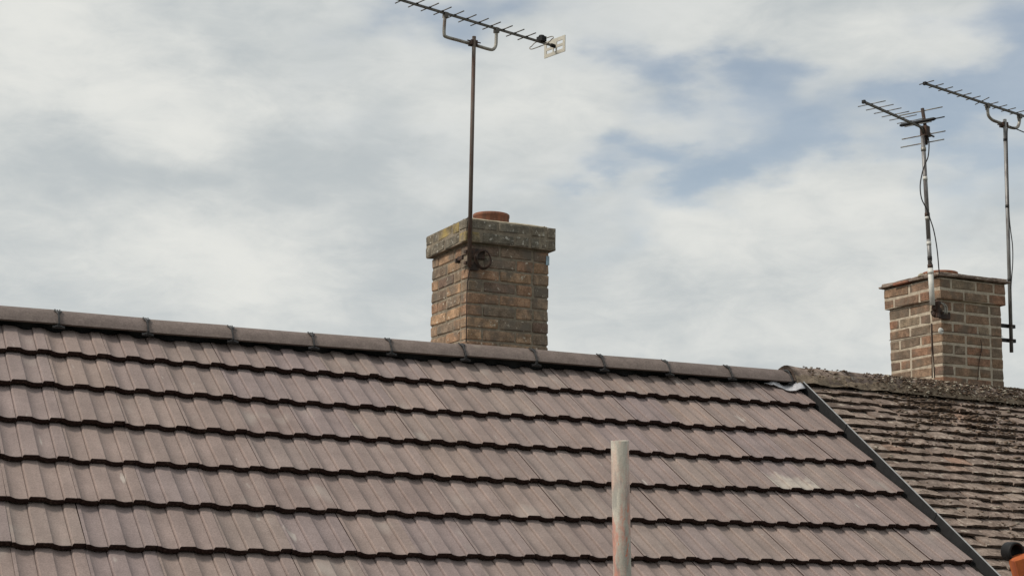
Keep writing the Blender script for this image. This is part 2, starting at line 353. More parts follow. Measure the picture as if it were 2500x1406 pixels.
# interlocking double-roll tile
STEP, TLEN, TW = .0375, .42, .3
def prof(u):          # u metres from a crown centre, repeats every .15
    u = (u + .043) % .15 - .043
    P = [(-.043, -.0104), (-.0415, -.0138), (-.0385, -.0138), (-.0370, -.0050), (-.0325, 0), (.0315, 0), (.0365, -.0038), (.046, -.0074), (.056, -.0102), (.068, -.0122), (.08, -.0128), (.093, -.0120), (.107, -.0104)]
    for (a, ha), (b, hb) in zip(P, P[1:]):
        if a <= u <= b: return ha + (hb-ha)*(u-a)/(b-a)
    return -.0104
def tile_mesh(seed, width=TW-.0021):
    rnd = random.Random(seed)
    us = set([0, width]); base = [-.043, -.0415, -.0385, -.0370, -.0325, .0315, .0365, .046, .056, .068, .08, .093]
    for k in range(-1, 4):
        for b in base:
            x = k*.15 + b - .017
            if .002 < x < width-.002: us.add(round(x, 5))
    us = sorted(us); n = len(us); tilt = STEP/GAUGE
    def P(u, s, dz): return Vector((u, -s, prof(u+.017)+dz))     # local: x across, -y down slope (s), z normal
    V = []; Fc = []; mi = []
    wob = [rnd.uniform(-.0012, .0012) for _ in us]
    rows = [(-TLEN, 0), (-.004, 0), (-.001, -.0012)]             # surface from head to rounded tail
    for s, dz in rows:
        for i, u in enumerate(us): V.append(P(u, s + (wob[i] if s > -.1 else 0), dz + s*tilt*1.0))
    for r in range(2):
        for i in range(n-1): Fc.append((r*n+i, (r+1)*n+i, (r+1)*n+i+1, r*n+i+1)); mi.append(0)
    k = len(V)                                                   # nose: own verts for a crisp edge
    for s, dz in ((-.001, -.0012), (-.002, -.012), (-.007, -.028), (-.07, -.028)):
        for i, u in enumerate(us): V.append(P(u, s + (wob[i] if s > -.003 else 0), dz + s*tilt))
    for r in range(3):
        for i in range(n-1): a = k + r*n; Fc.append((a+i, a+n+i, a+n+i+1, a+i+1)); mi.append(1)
    k = len(V)                                                   # side walls of the joint
    for e, u in ((0, us[0]), (1, us[-1])):
        for s in (-TLEN, -.001):
            for dz in (0, -.014): V.append(P(u, s, dz + s*tilt))
        a = k + e*4; Fc.append((a, a+1, a+3, a+2) if e == 0 else (a, a+2, a+3, a+1)); mi.append(1 if e == 0 else 0)
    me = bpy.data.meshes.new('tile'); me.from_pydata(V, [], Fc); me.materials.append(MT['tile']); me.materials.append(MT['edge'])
    me.polygons.foreach_set('material_index', mi); me.polygons.foreach_set('use_smooth', [m == 0 for m in mi]); me.update(); me.set_sharp_from_angle(angle=R_(22)); return me
TILES = [tile_mesh(k) for k in range(4)]
def roofM(x, s, h=0, rz=0., rx=0., ry=0.):      # frame with x across, y up slope, z normal
    M = Matrix(((1, 0, 0, 0), (0, ca, -sa, 0), (0, sa, ca, 0), (0, 0, 0, 1)))
    return Matrix.Translation(roofp(x, s, h)) @ M @ Matrix.Rotation(rz, 4, 'Z') @ Matrix.Rotation(rx, 4, 'X') @ Matrix.Rotation(ry, 4, 'Y')
rt = random.Random(3)
extra = G()
for c in range(1, 12):
    for m in range(-13, 16):
        xj = .15*(2*m+1) + .017
        M = Matrix.Translation((0, 0, sag(xj+.15))) @ roofM(xj + rt.uniform(-.0009, .0009), (c-1)*GAUGE + rt.uniform(-.003, .003) + .004*math.sin(xj*2.3+c*1.9), rt.uniform(-.002, .002), rt.uniform(-.004, .004), rt.uniform(-.003, .003), rt.uniform(-.004, .004))
        me = TILES[(m*3+c*5) % 4]
        if c <= 8 and m >= -3:
            o = link('tile', me, roofA, M)
            if (c, m) == (4, 13): o.material_slots[0].link = 'OBJECT'; o.material_slots[0].material = MT['tileSplash']
        else:
            for p in me.polygons: pass
            extra.add([M @ v.co for v in me.vertices], [tuple(p.vertices) for p in me.polygons])
            extra.mi[-len(me.polygons):] = [p.material_index for p in me.polygons]
ex = extra.out('tile_courses', [MT['tile'], MT['edge']], roofA); tagit(ex, kind='stuff')

# ridge tiles, dry ridge roll and clips
RL = .4677; RJ0 = .237                          # ridge joint spacing and one joint position
HW, RISE = .128, .088
def ridge_mesh():
    n = 14; V = []; Fc = []
    rad = (HW*HW + RISE*RISE)/(2*RISE); amax = math.asin(HW/rad)
    for x in (0, RL-.004):
        for k in range(n+1):
            a = -amax + 2*amax*k/n
            for r in (rad, rad-.016): V.append(Vector((x, math.sin(a)*r, math.cos(a)*r - rad)))
    m = 2*(n+1)
    for k in range(n):
        a = 2*k
        Fc += [(a, a+2, m+a+2, m+a), (a+1, m+a+1, m+a+3, a+3), (a, a+1, a+3, a+2), (m+a, m+a+2, m+a+3, m+a+1)]
    Fc += [(0, m, m+1, 1), (2*n, 2*n+1, m+2*n+1, m+2*n)]
    me = bpy.data.meshes.new('ridge_tile'); me.from_pydata(V, [], Fc); me.materials.append(MT['ridge'])
    me.polygons.foreach_set('use_smooth', [i % 4 < 2 and i < 4*n for i in range(len(Fc))]); me.update(); me.set_sharp_from_angle(angle=R_(40)); return me
RM = ridge_mesh(); rr = random.Random(11)
def ridge_z(x): return APEX_Z - .006 + .006*math.cos(x*2.0) + max(0, x-3.6)*.006
def arc(x, a, lift=0.):                         # point on the front of the ridge, a from 0 (crown) to 1 (front edge)
    rad = (HW*HW + RISE*RISE)/(2*RISE); amax = math.asin(HW/rad); t = a*amax
    return Vector((x, APEX_Y - math.sin(t)*(rad+lift), Z0 + ridge_z(x) + math.cos(t)*(rad+lift) - rad))
for k in range(-9, 10):
    x = RJ0 + RL*k
    o = link('ridge_tile', RM, roofA, Matrix.Translation((x+.002, APEX_Y + rr.uniform(-.003, .003), Z0 + ridge_z(x+.2) + rr.uniform(-.002, .002))) @ Matrix.Rotation(rr.uniform(-.012, .012), 4, 'Z') @ Matrix.Rotation(rr.uniform(-.007, .007), 4, 'Y'))
x = RJ0 + RL*10                                 # last cut ridge tile, kicked up at its end
Ml = Matrix.Translation((x+.002, APEX_Y, Z0 + ridge_z(x))) @ Matrix.Rotation(-.02, 4, 'Y') @ Matrix.Diagonal((.93, 1, 1, 1))
link('ridge_tile', RM, roofA, Ml)
# black ventilated roll: follows the tile profile at its lower edge
g = G(); xs = [-4.2 + .0125*i for i in range(int((VERGE_X+4.18)/.0125))]; V = []
for x in xs:
    u = x; hz = prof(u); s = -.285 + .01*math.sin(x*9) + .006*math.sin(x*31)
    pf = roofp(x, s, hz - STEP/GAUGE*.26 + .004 + .004*math.sin(x*47)); pf.z += sag(x)
    V += [arc(x, .80, -.018), arc(x, .93, -.020), pf + Vector((0, .02, .020)), pf]
Fc = []
for i in range(len(xs)-1):
    for j in range(3): a = i*4+j; Fc.append((a, a+1, a+5, a+4))
part('ridge_roll', V, Fc, MT['black'], roofA, True)
def clip_geo(g, x):
    # gasket over the joint
    V = []; n = 10
    for k in range(n+1):
        a = .25 + .78*k/n; w = .0022 + .0022*math.sin(k*2.1)**2
        V += [arc(x-w, a, .0035), arc(x+w, a, .0035), arc(x-w, a, -.012), arc(x+w, a, -.012)]
    Fc = []
    for k in range(n):
        a = 4*k; Fc += [(a, a+4, a+5, a+1), (a, a+2, a+6, a+4), (a+1, a+5, a+7, a+3)]
    Fc += [(0, 1, 3, 2), (4*n, 4*n+2, 4*n+3, 4*n+1)]
    g.add(V, Fc)
    # crown-shaped head, stem and foot
    for dx, a0, a1, r in ((-.010, .28, .50, .0040), (0, .34, .55, .0040), (.010, .30, .50, .0040), (-.015, .42, .50, .0035), (.015, .43, .51, .0035)):
        g.tube([arc(x+dx*1.25, a0, .006), arc(x+dx*.8, a1, .009), arc(x+dx*.15, .62, .008)], r, 6)
    g.tube([arc(x, .55, .008), arc(x, .8, .008), arc(x+.001, 1.02, .008)], [.0055, .0045, .005], 6)
    s = -.235; b = roofp(x, s, .006); b.z += sag(x)
    g.tube([arc(x, 1.0, .008), b + Vector((0, -.004, .012))], [.007, .009], 6)
    ax = (XA, Vector((0, ca, sa)), UPN); g.box(b + UPN*.006, (.062, .018, .008), ax); g.box(b + UPN*.011, (.036, .014, .006), ax)
for k in range(-4, 11):
    g = G(); clip_geo(g, RJ0 + RL*k + .001); g.out('ridge_clip', MT['clip'], roofA)

# verge strip between the two roofs: dark upstand with a light folded top
g = G()
def vp(x, s, h): return roofp(x, s, h)
sv0, sv1 = -.285, EAVE
V = [vp(VERGE_X, sv0, -.06), vp(VERGE_X, sv1, -.06), vp(VERGE_X, sv0, .034), vp(VERGE_X, sv1, .034), vp(VERGE_X+.011, sv0, .035), vp(VERGE_X+.011, sv1, .035), vp(VERGE_X+.011, sv0, -.06), vp(VERGE_X+.011, sv1, -.06)]
g.add(V, [(0, 1, 3, 2)], 0); g.add(V, [(4, 5, 7, 6), (0, 2, 4, 6), (1, 7, 5, 3)], 0); g.add(V, [(2, 3, 5, 4)], 1)
g.out('verge_strip', [MT['verge'], MT['vergeTop']], roofA)
for s in (.32, 1.30, 2.28):                     # overlap joints of the strip lengths
    g = G().box(vp(VERGE_X-.001, s, -.008), (.003, .012, .092), (XA, DN, UPN)); g.out('verge_joint', MT['verge'], roofA)
# lead saddle where the ridge ends
def lead():
    nx, ny = 16, 7; V = []; Fc = []
    for i in range(nx+1):
        for j in range(ny+1):
            u = i/nx; v = j/ny
            x = 4.72 + .25*u; s = -.262 + (.012 + .075*math.sin(min(1, u*1.15)*math.pi*.55)**1.5 + .015*u + .010*math.sin(u*9))*v
            h = .002 + prof(x) - .020 + .022*u*u + .010*math.sin(u*7.5+1.2*v) + .012*v*(1-v)
            V.append(roofp(x, s, h + .012))
    for i in range(nx):
        for j in range(ny): a = i*(ny+1)+j; Fc.append((a, a+1, a+ny+2, a+ny+1))
    return part('lead_saddle', V, Fc, MT['lead'], roofA, True)
ls = lead(); sm = ls.modifiers.new('s', 'SOLIDIFY'); sm.thickness = .004

# ------------------------------------------------------------------ chimneys
BL, BH, BW, JT = .215, .0645, .1025, .0105
BRK = {}
def brick_meshes(mat, bev, jit):
    key = (mat.name, bev)
    if key not in BRK:
        BRK[key] = {}
    return BRK[key]
def brick_of(mat, length, bev, jit, seed):
    d = brick_meshes(mat, bev, jit); k = (round(length, 3), seed % 3)
    if k not in d: d[k] = bevelled_block('brick', (length, BW, BH), mat, bev, jit, hash(k) % 999)
    return d[k]
def lay_course(parent, rnd, x0, y0, w, dpt, z, even, matfn, ch, bev, jit, offs, JT=JT):
    """one ring of bricks; x0,y0 front left corner"""
    def run(a, b, axis, full, fixed, inward):
        # bricks along one side from a to b, centred band
        pos = a; k = 0; L = b-a; seq = []
        if full: pat = [BL, BL, BW] if even else [BW, BL, BL]
        else: pat = [BW, BL, BW] if rnd.random() < .5 else [BL, BW]
        rem = L; i = 0
        while rem > .03:
            l = pat[i % len(pat)]; i += 1
            if rem - l - JT < .05: l = rem
            l = min(l, rem)
            seq.append((pos, l)); pos += l + JT; rem -= l + JT
        for (s, l) in seq:
            cc = s + l/2
            if axis == 'x': c = Vector((cc, fixed, z + ch/2 - JT/2)); rz = 0
            else: c = Vector((fixed, cc, z + ch/2 - JT/2)); rz = math.pi/2
            c += Vector([rnd.uniform(-offs, offs) for _ in range(2)] + [rnd.uniform(-.0012, .0012)])
            M = Matrix.Translation(c) @ Matrix.Rotation(rz + rnd.uniform(-.004, .004)*offs/.001, 4, 'Z') @ Matrix.Rotation(rnd.uniform(-.008, .008), 4, 'Y') @ Matrix.Rotation(rnd.uniform(-.005, .005)*offs/.001, 4, 'X')
            M = M @ Matrix.Diagonal((1, 1, (ch-JT)/BH, 1))
            link('brick', brick_of(matfn(c, axis, fixed), l, bev, jit, rnd.randrange(99)), parent, M)
    x1, y1 = x0+w, y0+dpt; e = BW + JT
    fx = (x0, x1) if even else (x0+e, x1-e); fy = (y0+e, y1-e) if even else (y0, y1)
    run(fx[0], fx[1], 'x', even, y0+BW/2, 1); run(fx[0], fx[1], 'x', even, y1-BW/2, -1)
    run(fy[0], fy[1], 'y', not even, x0+BW/2, 1); run(fy[0], fy[1], 'y', not even, x1-BW/2, -1)

# nearer chimney
AX, AY, AW, AD = 2.697, .455, .560, .58
A_TOP = Z0 + 1.056; CHA = .0753
def chimneyA():
    rnd = random.Random(21)
    core = G(); r = .0062
    zc = A_TOP - 2*.0755
    core.box((AX+AW/2, AY+AD/2, (zc+Z0-.35)/2), (AW-2*r, AD-2*r, zc-Z0+.35))
    core.box((AX+AW/2, AY+AD/2, A_TOP-.0755-.004), (AW+.068-2*.0045, AD+.068-2*.0045, .151-.008))
    ch = core.out('chimney', MT['mortA'], houseA); tagit(ch, 'weathered brown brick chimney stack behind the new ridge')
    n = int((zc - (Z0-.05))/CHA)+1
    for k in range(n):
        lay_course(ch, rnd, AX, AY, AW, AD, zc-(k+1)*CHA, k % 2 == 0, lambda c, a, f: MT['brickA'], CHA, .006, .0026, .0016)
    for k in range(2):
        def mf(c, a, f): return MT['brickYellow'] if (a == 'y' and f < AX+.2 and (c.y < AY+.14 or .30 < c.y-AY < .45 and k == 0)) else MT['brickCap']
        lay_course(ch, rnd, AX-.034, AY-.034, AW+.068, AD+.068, A_TOP-(k+1)*.0755, k == 0, mf, .0755, .007, .004, .002)
    # mortar flaunching: shallow mound
    V = []; Fc = []; nn = 14; cx, cy = AX+AW/2, AY+AD/2
    for i in range(nn+1):
        for j in range(nn+1):
            u, v = i/nn*2-1, j/nn*2-1; d = max(abs(u), abs(v))
            z = A_TOP + .001 + .036*(1-d)**.8 + .006*mnoise.noise(Vector((u*3, v*3, 1)))*(1 if d < 1 else .4)
            if d > .999: z = A_TOP - .02
            V.append((cx+u*(AW/2+.030), cy+v*(AD/2+.030), z))
    for i in range(nn):
        for j in range(nn): a = i*(nn+1)+j; Fc.append((a, a+nn+1, a+nn+2, a+1))
    part('flaunching', V, Fc, MT['flaunch'], ch, True)
    pot(ch, cx+.005, cy, A_TOP+.01, .116, .100, 'pot')
    g = G(); rm = random.Random(2)
    for k in range(9):
        t = rm.random(); p = Vector((AX-.03+rm.random()*(AW+.06), AY-.020+abs(rm.gauss(0, .03)), A_TOP-.001)) if t < .6 else Vector((AX-.020+abs(rm.gauss(0, .03)), AY+rm.random()*AD, A_TOP-.001))
        blob(g, p, rm.uniform(.004, .010), rm)
    tagit(g.out('moss', MT['moss'], ch, True), kind='stuff')
    return ch
ICO = None
def blob(g, p, r, rnd, flat=.6):
    global ICO
    if ICO is None:
        bm = bmesh.new(); bmesh.ops.create_icosphere(bm, subdivisions=1, radius=1); bm.verts.index_update()
        ICO = ([v.co.copy() for v in bm.verts], [tuple(v.index for v in f.verts) for f in bm.faces]); bm.free()
    a = rnd.uniform(0, 6.3); sx, sy = r*rnd.uniform(.7, 1.6), r*rnd.uniform(.7, 1.3)
    V = []
    for v in ICO[0]:
        q = v*(1+rnd.uniform(-.25, .25)); x, y = q.x*sx, q.y*sy
        V.append(p + Vector((x*math.cos(a)-y*math.sin(a), x*math.sin(a)+y*math.cos(a), q.z*r*flat)))
    g.add(V, ICO[1])
def pot(parent, x, y, z, r, h, nm):
    g = G(); n = 32; ring = [(r, 0), (r, h*.78), (r*1.025, h*.80), (r*1.025, h*.97), (r*1.0, h), (r*.88, h), (r*.85, h*.6), (r*.85, -.02)]
    V = [Vector((x+q*math.cos(2*math.pi*k/n), y+q*math.sin(2*math.pi*k/n), z+zz)) for q, zz in ring for k in range(n)]
    Fc = [(i*n+k, i*n+(k+1) % n, (i+1)*n+(k+1) % n, (i+1)*n+k) for i in range(len(ring)-1) for k in range(n)]
    V.append(Vector((x, y, z-.02))); Fc += [((len(ring)-1)*n+k, (len(ring)-1)*n+(k+1) % n, len(V)-1) for k in range(n)]
    g.add(V, Fc); return g.out('chimney_pot', MT['pot'], parent, True)
chA = chimneyA()
box('blue_tag', (AX+AW-.012, AY-.004, Z0+.842), (.022, .006, .058), MT['blueTag'], chA)

# ================================================================== neighbouring house with the old roof
houseB = thing('terraced_house', (7.6, .3, 0), 'house under the old mossy plain-tile roof with the farther brick chimney', 'house', 'adjoining terraced houses')
house_walls(houseB, 5.03, 11.5, Z0-2.05)
TB = Matrix.Translation((5.0, .3, Z0+.2)) @ Matrix.Rotation(.018, 4, 'Y') @ Matrix.Rotation(-.012, 4, 'Z') @ Matrix.Translation((-5.0, -.3, -Z0-.2))
gB = deck(houseB, 5.0, 11.5, -.03, None); gB.v = [TB @ v for v in gB.v]
roofB = gB.out('roof', [MT['deck'], MT['plain']], houseB); tagit(roofB, 'old mossy plain-tile roof')
PG, PW, PL, PT = .1015, .168, .265, .0145
def plain_mesh(seed):
    rnd = random.Random(seed); V = []; Fc = []; nx, ny = 5, 2
    fr = [rnd.uniform(-.004, .004) for _ in range(nx+1)]; cut = rnd.choice([0, 0, .014]); side = rnd.choice([0, nx])
    for top in (1, 0):
        for j in range(ny+1):
            for i in range(nx+1):
                u = i/nx; x = (u-.5)*(PW-.004); s = -PL*(1-j/ny)
                if j == ny: s += fr[i] - (cut if i == side else 0)
                z = -.003*(2*u-1)**2 - .004*(1-j/ny) + (0 if top else -PT) + rnd.uniform(-.0012, .0012)
                V.append(Vector((x, -s, z)))
    m = (nx+1)*(ny+1); q = nx+1
    for j in range(ny):
        for i in range(nx): a = j*q+i; Fc += [(a, a+q, a+q+1, a+1), (m+a, m+a+1, m+a+q+1, m+a+q)]
    nf = len(Fc)
    for i in range(nx): a = ny*q+i; Fc.append((a, m+a, m+a+1, a+1))
    for i in range(nx): Fc.append((i, i+1, m+i+1, m+i))
    for j in range(ny): a = j*q; Fc.append((a, m+a, m+a+q, a+q)); b = j*q+nx; Fc.append((b, b+q, m+b+q, m+b))
    V = [Vector((v.x, v.y if False else v.y, v.z)) for v in V]
    V = [Vector((v.x, (v.y), v.z)) for v in V]
    me = bpy.data.meshes.new('plain_tile'); me.from_pydata(V, [], Fc); me.materials.append(MT['plain']); me.materials.append(MT['shadeEdge'])
    for p in me.polygons[nf:nf+nx]: p.material_index = 1  # front faces carry the painted shade
    me.update(); return me
PLAIN = [plain_mesh(k) for k in range(8)]
rp = random.Random(5); ptilt = PT*1.2/PG
exB = G(); edgepts = []
for c in range(0, 36):
    s = -.255 + c*PG
    for m in range(0, 36):
        xc = 5.093 + PW*(m + .5*(c % 2)) + .013*max(0, s)
        rough = .6 + 1.3*max(0, min(1, mnoise.noise(Vector((xc*1.6, s*1.6, 3.3)))+.5))
        M = TB @ roofM(xc + rp.uniform(-.004, .004)*rough, s + rp.uniform(-.009, .009)*rough, .012 + rp.uniform(-.002, .005)*rough, rp.gauss(0, .018)*rough, -ptilt*.98 + rp.gauss(0, .022)*rough, rp.gauss(0, .018)*rough)
        if m == 0 and c % 2: M = M @ Matrix.Translation((-.043, 0, 0)) @ Matrix.Diagonal((1.5, 1, 1, 1))
        me = PLAIN[rp.randrange(8)]
        inview = xc < 7.35 and c <= 20 and xc < 7.35 - (c-4)*.085*1.0 + .25
        if xc < 5.11: xc = xc
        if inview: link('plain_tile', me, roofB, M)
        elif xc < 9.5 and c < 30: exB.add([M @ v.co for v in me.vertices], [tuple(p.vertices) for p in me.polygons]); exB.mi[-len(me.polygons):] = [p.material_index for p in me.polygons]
        if xc < 7.6 and c < 22: edgepts.append((M, c))
tagit(exB.out('plain_tile_courses', [MT['plain'], MT['shadeEdge']], roofB), kind='stuff')
# old half-round ridge bedded in mortar
def old_ridge():
    rnd = random.Random(9); Lr = .46; x = 4.935; k = 0
    while x < 9.6:
        n, mx = 12, 8; V = []; Fc = []; r = .118 + rnd.uniform(-.004, .004); dz = rnd.uniform(-.006, .006); ins = len(V)
        for i in range(mx+1):
            for j in range(n+1):
                a = math.pi*(j/n) ; xx = x + (Lr-.006)*i/mx
                rr_ = r + .007*mnoise.noise(Vector((xx*9, a*2.5, k))) + (.004 if i == 0 else 0)
                V.append(TB @ Vector((xx, .300 - math.cos(a)*rr_*1.05, Z0 + .163 + dz + math.sin(a)*rr_*.93)))
        for i in range(mx):
            for j in range(n): b = i*(n+1)+j; Fc.append((b, b+1, b+n+2, b+n+1))
        for i in (0, mx): b = i*(n+1); Fc.append(tuple(b+j for j in range(n+1)))
        part('ridge_tile', V, Fc, MT['oldRidge'], roofB, True); x += Lr; k += 1
    # mortar bed along the front
    V = []; Fc = []; nx = 150; nj = 6
    for i in range(nx+1):
        xx = 4.94 + 4.6*i/nx
        for j in range(nj+1):
            t = j/nj; y = .212 - .050*t; z = .232 - .085*t + .014*math.sin(t*math.pi)
            nz = .016*mnoise.noise(Vector((xx*7, t*3, 2))) + .008*mnoise.noise(Vector((xx*26, t*6, 5)))
            V.append(TB @ Vector((xx, y - nz, Z0 + z + nz*.6)))
    for i in range(nx):
        for j in range(nj): a = i*(nj+1)+j; Fc.append((a, a+1, a+nj+2, a+nj+1))
    part('mortar_bed', V, Fc, MT['ridgeMort'], roofB, True)
old_ridge()
# moss on the old roof
def moss():
    rnd = random.Random(31); g = G(); gl = G()
    for M, c in edgepts:
        x = M.translation.x; s = c*PG
        dens = .5 + mnoise.noise(Vector((x*2.4, s*2.2, 8.1)))*1.1 + 2.3*math.exp(-((x-6.0)/.36)**2 - ((s-.28)/.28)**2) + .8*math.exp(-((x-6.5)/.4)**2 - ((s-.75)/.3)**2) + .45*math.exp(-((s)/.18)**2) - .55*math.exp(-((x-5.1)/.25)**2)
        nb = int(max(0, dens)*rnd.uniform(0, 8))
        for _ in range(nb):
            u = rnd.uniform(-.085, .085); t = abs(rnd.gauss(0, .03))
            blob(g, M @ Vector((u, t, .003 - t*.02)), rnd.uniform(.004, .011), rnd, .5)
        if dens > .75:
            for _ in range(int(min(2.2, dens-.6)*rnd.uniform(2, 10))):
                u = rnd.uniform(-.085, .085); t = rnd.uniform(-.006, .09)
                blob(g, M @ Vector((u, t, .002)), rnd.uniform(.009, .022), rnd, .38)
        if rnd.random() < .42 and dens > .2:
            for _ in range(rnd.randint(1, 4)):
                blob(gl, M @ Vector((rnd.uniform(-.08, .08), abs(rnd.gauss(.01, .035)), .003)), rnd.uniform(.003, .013), rnd, .3)
    for _ in range(2600):
        x = 5.05 + 2.6*rnd.random()
        if rnd.random() > .15 + .85*min(1, max(0, (x-5.45)/.5)): continue
        a = rnd.uniform(-.35, 1.7); r = .124
        p = TB @ Vector((x, .300 - math.cos(a)*r*1.05 - (.01 if a < .5 else 0), Z0 + .163 + math.sin(a)*r*.93 - (.10*(-a) if a < 0 else 0)))
        blob(g if rnd.random() < .84 else gl, p, rnd.uniform(.003, .011), rnd, .6)
    tagit(g.out('moss', MT['moss'], roofB, True), kind='stuff'); tagit(gl.out('lichen', MT['lichen'], roofB, True), kind='stuff')
moss()

BX, BY, BWD = 6.283, .30, .560
B_CAPB = Z0 + .841; CHB = .0765
def chimneyB():
    rnd = random.Random(44); core = G(); r = .0042; zc = B_CAPB; zt = Z0 + .998
    core.box((BX+BWD/2, BY+BWD/2, (zc+Z0-.3)/2), (BWD-2*r, BWD-2*r, zc-Z0+.3))
    core.box((BX+BWD/2, BY+BWD/2, (zc+zt)/2-.002), (BWD+.05-2*r, BWD+.05-2*r, zt-zc-.008))
    ch = core.out('chimney', MT['mortB'], houseB); tagit(ch, 'brick chimney stack with pale mortar joints on the old roof')
    for k in range(13):
        lay_course(ch, rnd, BX, BY, BWD, BWD, zc-(k+1)*CHB, k % 2 == 1, lambda c, a, f: MT['brickB'], CHB, .006, .0028, .0009, .0125)
    for k in range(2):
        lay_course(ch, rnd, BX-.025, BY-.025, BWD+.05, BWD+.05, zt-(k+1)*.0785, k == 1, lambda c, a, f: MT['brickB'], .0785, .007, .0034, .0012, .0105)
    # two layers of creasing tiles on top
    for lay in range(2):
        ov = .052 - .012*lay; z = zt + .002 + .017*lay
        x0, x1, y0, y1 = BX-ov, BX+BWD+ov, BY-ov, BY+BWD+ov
        nn = 4
        for i in range(nn):
            for j in range(nn):
                if 0 < i < nn-1 and 0 < j < nn-1: continue
                w = (x1-x0)/nn; d = (y1-y0)/nn
                c = Vector((x0+w*(i+.5), y0+d*(j+.5), z+.007 + rnd.uniform(-.0015, .0015)))
                me = bevelled_block('creasing_tile', (w-.004+rnd.uniform(-.006, .010), d-.004+rnd.uniform(-.006, .010), .015), MT['pot'] if rnd.random() < .15 else MT['plain'], .004, .004, rnd.randrange(999))
                link('creasing_tile', me, ch, Matrix.Translation(c) @ Matrix.Rotation(rnd.uniform(-.02, .02), 4, 'Z') @ Matrix.Rotation(rnd.uniform(-.012, .012), 4, 'X'))
    V = []; Fc = []; nn = 14; cx, cy = BX+BWD/2, BY+BWD/2
    for i in range(nn+1):
        for j in range(nn+1):
            u, v = i/nn*2-1, j/nn*2-1; d = max(abs(u), abs(v))
            V.append((cx+u*(BWD/2+.03), cy+v*(BWD/2+.03), zt+.033+.045*(1-d)**.8 + .007*mnoise.noise(Vector((u*4, v*4, 7)))))
    for i in range(nn):
        for j in range(nn): a = i*(nn+1)+j; Fc.append((a, a+nn+1, a+nn+2, a+1))
    part('flaunching', V, Fc, MT['flaunch'], ch, True)
    pot(ch, cx-.03, cy, zt+.015, .125, .085, 'pot')
    g = G()
    for k in range(14): blob(g, Vector((BX-.03+rnd.random()*.1, BY+.05+rnd.random()*.45, zt+.036)), rnd.uniform(.012, .026), rnd, .6)
    g.out('mortar_lumps', MT['flaunch'], ch, True)
    return ch
chB = chimneyB()

